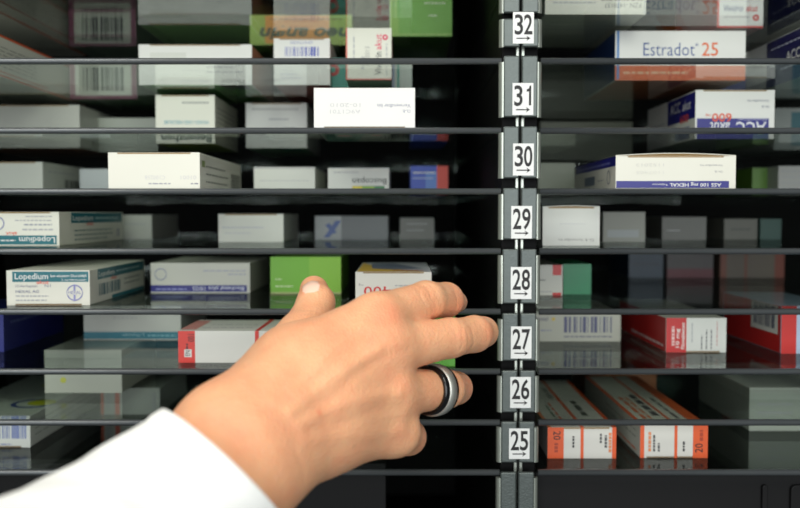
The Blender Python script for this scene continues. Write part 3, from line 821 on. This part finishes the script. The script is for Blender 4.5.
V = relax(V, Q, 6, 0.5)
NV = vnormals(V, Q)


def hit(px, py):                                  # where a sight line first meets the skin
    d = ray(px, py)
    t = np.arange(0.2, 0.55, 0.0004)
    p = CAM + d[None, :] * t[:, None]
    i = np.round((p - lo) / HV).astype(int)
    ok = ((i >= 0) & (i < N)).all(1)
    v = np.full(len(t), 1.0)
    v[ok] = sdf[tuple(i[ok].T)]
    w = np.argmax(v < 0)
    return p[w]


def seg_dist(V, pts):
    best = np.full(len(V), 1e9)
    for a, b in zip(pts[:-1], pts[1:]):
        ab = b - a
        t = np.clip(((V - a) @ ab) / (ab @ ab + 1e-12), 0, 1)
        best = np.minimum(best, np.linalg.norm(V - a - t[:, None] * ab, axis=1))
    return best


disp = np.zeros(len(V))
red = np.zeros(len(V))
vein = np.zeros(len(V))


def stroke(pix, amp, sig, taper=False):           # ridge (+) or crease (-) along a line on the skin
    pts = [hit(*p) for p in pix]
    d = seg_dist(V, pts)
    disp[:] += amp * (0.85 if sig > 1.6 else 1) / 1000 * np.exp(-(d / (sig / 1000)) ** 2)


def dab(arr, px, py, amt, sig):
    p = hit(px, py)
    d = np.linalg.norm(V - p, axis=1)
    arr[:] += amt * np.exp(-(d / (sig / 1000)) ** 2)


# tendons and veins over the back of the hand
stroke([(290, 412), (320, 388), (350, 366), (378, 350)], 0.9, 2.6)
stroke([(300, 425), (340, 405), (380, 395), (398, 393)], 0.8, 2.6)
stroke([(296, 392), (330, 352), (362, 325)], 0.6, 3.0)
stroke([(305, 440), (350, 436), (392, 432)], 0.5, 2.8)
stroke([(330, 402), (352, 378), (392, 352), (408, 350)], -0.35, 2.0)
stroke([(340, 424), (372, 412), (402, 408)], -0.45, 2.2)
# knuckles
for px, py, a, s in ((386, 342, .8, 7), (404, 384, .6, 5.5), (400, 428, 1.3, 4.5), (384, 316, .2, 6), (430, 296, .15, 4.5), (460, 332, .15, 4.5)):
    dab(disp, px, py, a / 1000, s)
    dab(red, px, py, .28, s * 1.1)
# creases over the finger joints
for l in ([(420, 286), (427, 298), (433, 312)], [(425, 285), (431, 297), (436, 311)], [(416, 287), (422, 298), (428, 313)], [(431, 285), (437, 297), (441, 310)],
          [(463, 318), (467, 332), (468, 347)], [(468, 318), (472, 332), (473, 346)], [(459, 319), (462, 332), (462, 349)], [(452, 320), (455, 334), (455, 351)],
          [(318, 312), (310, 309), (303, 311)], [(322, 316), (312, 313), (303, 314)]):
    stroke(l, -0.28, 0.75)
for l in ([(452, 286), (456, 296), (457, 308)], [(483, 318), (486, 331), (486, 342)]):
    stroke(l, -0.22, 0.7)
# wrist folds
for l in ([(294, 448), (301, 463), (305, 480)],):
    stroke(l, -0.22, 1.5)
for px, py, a, s in ((314, 283, 1, 6), (462, 300, 1, 6), (490, 332, .9, 7), (470, 390, .9, 7), (424, 440, .6, 8), (330, 330, .5, 14), (240, 410, .5, 16), (318, 413, 1.4, 1.3), (390, 312, .6, 10)):
    dab(red, px, py, a * .6, s)
V = V + NV * disp[:, None]

# nails: plates on thumb and index tip
mi = np.zeros(len(Q), int)


def nail(center_px, axis_a, axis_b, half_l, half_w):
    c = hit(*center_px)
    n = NV[np.argmin(np.linalg.norm(V - c, axis=1))]
    a = (axis_b - axis_a); a = a - n * (a @ n); a /= np.linalg.norm(a)
    b = np.cross(n, a)
    fc = V[Q].mean(1)
    r = fc - c
    u, v, h = r @ a / half_l, r @ b / half_w, r @ n
    m = ((np.abs(u) ** 3 + np.abs(v) ** 3) < 1) & (np.abs(h) < 0.006)
    mi[m] = 1
    vm = np.unique(Q[m])
    V[vm] += n * 0.00035
    return m


t_ = [p for p, r in ARM['thumb'][0]]
nail((310.5, 286), t_[2], t_[3], 0.0062, 0.0040)

skin = bpy.data.materials.new('skin')
skin.use_nodes = True
nt = skin.node_tree
b = nt.nodes['Principled BSDF']
b.inputs['Roughness'].default_value = 0.46
b.inputs['Specular IOR Level'].default_value = 0.42
b.inputs['Subsurface Weight'].default_value = 0.25
b.inputs['Subsurface Radius'].default_value = (0.0040, 0.0015, 0.0008)
b.inputs['Subsurface Scale'].default_value = 1.0
tc = nt.nodes.new('ShaderNodeTexCoord')
nz = nt.nodes.new('ShaderNodeTexNoise'); nz.inputs['Scale'].default_value = 90; nz.inputs['Detail'].default_value = 5
nt.links.new(tc.outputs['Object'], nz.inputs['Vector'])
at = nt.nodes.new('ShaderNodeAttribute'); at.attribute_name = 'flush'
ad = nt.nodes.new('ShaderNodeMath'); ad.operation = 'MULTIPLY_ADD'; ad.inputs[1].default_value = 0.75; ad.use_clamp = True
nt.links.new(at.outputs['Fac'], ad.inputs[0])
mr = nt.nodes.new('ShaderNodeMapRange'); mr.inputs['From Min'].default_value = 0.35; mr.inputs['From Max'].default_value = 0.75; mr.inputs['To Max'].default_value = 0.38
nt.links.new(nz.outputs['Fac'], mr.inputs['Value'])
nt.links.new(mr.outputs['Result'], ad.inputs[2])
mx = nt.nodes.new('ShaderNodeMix'); mx.data_type = 'RGBA'
mx.inputs['A'].default_value = (*lin((236, 178, 136)), 1)
mx.inputs['B'].default_value = (*lin((224, 136, 102)), 1)
nt.links.new(ad.outputs[0], mx.inputs['Factor'])
nt.links.new(mx.outputs['Result'], b.inputs['Base Color'])
vo = nt.nodes.new('ShaderNodeTexVoronoi'); vo.inputs['Scale'].default_value = 900
nt.links.new(tc.outputs['Object'], vo.inputs['Vector'])
n3 = nt.nodes.new('ShaderNodeTexNoise'); n3.inputs['Scale'].default_value = 420; n3.inputs['Detail'].default_value = 3
nt.links.new(tc.outputs['Object'], n3.inputs['Vector'])
sm = nt.nodes.new('ShaderNodeMath'); sm.operation = 'ADD'
nt.links.new(vo.outputs['Distance'], sm.inputs[0]); nt.links.new(n3.outputs['Fac'], sm.inputs[1])
bp = nt.nodes.new('ShaderNodeBump'); bp.inputs['Strength'].default_value = 0.45; bp.inputs['Distance'].default_value = 0.0004
nt.links.new(sm.outputs[0], bp.inputs['Height'])
nt.links.new(bp.outputs['Normal'], b.inputs['Normal'])
nailm = mat('fingernail', (248, 206, 184), 0.2, 0, 0.05, 60, spec=0.6)

base = hp(150, 520, .29)
person = thing('person', 'right hand of a person in a white coat sleeve reaching into the shelves, thumb up', 'person', tuple(base))
me = bpy.data.meshes.new('body')
me.from_pydata((V - base).tolist(), [], Q.tolist())
me.materials.append(skin); me.materials.append(nailm)
me.polygons.foreach_set('material_index', mi)
me.polygons.foreach_set('use_smooth', [True] * len(Q))
at_ = me.attributes.new('flush', 'FLOAT', 'POINT')
at_.data.foreach_set('value', np.clip(red, 0, 1).astype(np.float32))
me.update()
body = bpy.data.objects.new('body', me)
COL.objects.link(body)
body.parent = person

# ring on the ring finger: black band with a broad steel inlay
rg = ARM['ring'][0]
ra_, rb_ = rg[0][0], rg[1][0]
axis = (rb_ - ra_) / np.linalg.norm(rb_ - ra_)
ring_c = ra_ + (rb_ - ra_) * 0.78
ring_r = 0.0093


def lathe_ring(prof, name, m, parent, n=64):
    q = Vector(axis).to_track_quat('Z', 'Y')
    vs, fs = [], []
    L = len(prof)
    for i in range(n):
        a = 2 * math.pi * i / n
        for r, h in prof:
            p = q @ Vector((r * math.cos(a), r * math.sin(a), h))
            vs.append(tuple(p + Vector(ring_c - base)))
    for i in range(n):
        for j in range(L):
            fs.append((i * L + j, i * L + (j + 1) % L, ((i + 1) % n) * L + (j + 1) % L, ((i + 1) % n) * L + j))
    mb = MB()
    mb.add(vs, fs, m)
    return mb.build(name, parent, True)


R = ring_r
band = lathe_ring([(R, -.0050), (R + .0012, -.0051), (R + .0019, -.0044), (R + .0019, .0044), (R + .0012, .0051), (R, .0050)], 'finger_ring', mat('black_ceramic', (12, 12, 13), 0.18, 0, 0, 10), person)
lathe_ring([(R + .0017, -.0027), (R + .0024, -.0023), (R + .0026, 0), (R + .0024, .0023), (R + .0017, .0027)], 'steel_inlay', mat('steel', (222, 222, 214), 0.45, 0.9, 0.05, 200), band)

# white coat sleeve
sl_axis = [(-330, 920, .130, 41), (-130, 750, .190, 37), (0, 640, .235, 33), (90, 567, .268, 30), (160, 513, .290, 28.4), (222, 466, .307, 27.5)]
pts = [hp(x, y, d) for x, y, d, r in sl_axis]
rad = [r / 1000 for x, y, d, r in sl_axis]
ns, nr = 96, 60
tot = len(pts) - 1
CU = RT * .73 - UP * .68                          # the cuff is cut on a slant: its own two axes
CV = FWD * .96 - (RT * .68 + UP * .73) * .42
CU, CV = CU / np.linalg.norm(CU), CV / np.linalg.norm(CV)


def cr(arr, t):
    i = min(int(t), len(arr) - 2)
    f = t - i
    p0, p1, p2, p3 = arr[max(i - 1, 0)], arr[i], arr[i + 1], arr[min(i + 2, len(arr) - 1)]
    return 0.5 * ((2 * p1) + (p2 - p0) * f + (2 * p0 - 5 * p1 + 4 * p2 - p3) * f * f + (3 * p1 - p0 - 3 * p2 + p3) * f ** 3)


def sleeve_ring(t, dr):
    c = cr(np.array(pts), t); r = cr(np.array(rad), t) + dr
    k = max(0, min(1, (t - 2.6) / 2.4)); k = k * k * (3 - 2 * k)
    d = cr(np.array(pts), min(t + .01, tot)) - cr(np.array(pts), min(t + .01, tot) - .02)
    d /= np.linalg.norm(d)
    u = CU - d * (CU @ d); u /= np.linalg.norm(u)
    v = np.cross(u, d); v *= np.sign(v @ CV)
    u = u * (1 - k) + CU * k; v = v * (1 - k) + CV * k
    o = []
    for i in range(ns):
        a = 2 * math.pi * i / ns
        wob = 1 + (0.014 * math.sin(3 * a + 4 * t) + 0.010 * math.sin(5 * a - 7 * t + 1)) * (1 - .6 * k)
        o.append(tuple(c + (u * math.cos(a) + v * math.sin(a) * 0.95) * r * wob - base))
    return o


vs, fs = [], []
ts = [tot * i / nr for i in range(nr + 1)]
for t in ts:
    vs += sleeve_ring(t, 0.0006 if t > tot - .28 else 0)
vs += sleeve_ring(tot + .0, 0.0002)
for t in ts[::-1]:
    vs += sleeve_ring(t, -0.0016)
Lr = len(vs) // ns
for i in range(Lr - 1):
    for j in range(ns):
        fs.append((i * ns + j, i * ns + (j + 1) % ns, (i + 1) * ns + (j + 1) % ns, (i + 1) * ns + j))
mb = MB()
cloth = mat('white_cotton', (244, 245, 242), 0.85, 0, 0.02, 40, 0.35, 1500)
mb.add(vs, fs, cloth)
mb.build('coat_sleeve', person, True)

# ------------------------------------------------------------------ camera, light
cd = bpy.data.cameras.new('camera')
cam = bpy.data.objects.new('camera', cd)
COL.objects.link(cam)
cam.location = CAM
cam.rotation_euler = (math.pi / 2 - PITCH, 0, 0)
cd.sensor_width = 36
cd.lens = 36 * F / 800
cd.clip_start = 0.02
cd.dof.use_dof = True
cd.dof.focus_distance = 0.455
cd.dof.aperture_fstop = 8.0
SC.camera = cam


def area(name, loc, target, size, power, color):
    l = bpy.data.lights.new(name, 'AREA')
    l.shape = 'RECTANGLE'
    l.size, l.size_y = size
    l.energy = power
    l.color = color
    o = bpy.data.objects.new(name, l)
    COL.objects.link(o)
    o.location = loc
    o.rotation_euler = (Vector(target) - Vector(loc)).to_track_quat('-Z', 'Y').to_euler()
    return o


area('key_light', (0.16, -0.66, 1.76), (-0.03, 0.0, 1.26), (0.36, 0.26), 2.7, (1.0, 0.97, 0.89))  # unseen key light above the camera, placed from the lit box flanks
area('hand_light', (-0.34, -0.46, 1.84), (-0.08, -0.08, 1.25), (0.30, 0.22), 3.2, (1.0, 0.96, 0.88))  # unseen light added above left to brighten the hand
area('front_fill', (0.0, -1.9, 1.45), (0.0, 0, 1.3), (2.0, 1.1), 31, (0.95, 0.98, 1.0))  # unseen broad fill added in front to brighten the shelf interior

w = bpy.data.worlds.new('world')
SC.world = w
w.use_nodes = True
bg = w.node_tree.nodes['Background']
bg.inputs['Color'].default_value = (0.42, 0.46, 0.45, 1)
bg.inputs['Strength'].default_value = 0.30

SC.view_settings.view_transform = 'Standard'
SC.view_settings.look = 'None'
SC.view_settings.gamma = 1
SC.view_settings.exposure = 0
SC.view_settings.use_curve_mapping = False
SC.cycles.caustics_reflective = False
SC.cycles.use_denoising = True
SC.cycles.max_bounces = 16
SC.cycles.transparent_max_bounces = 40
SC.cycles.glossy_bounces = 6
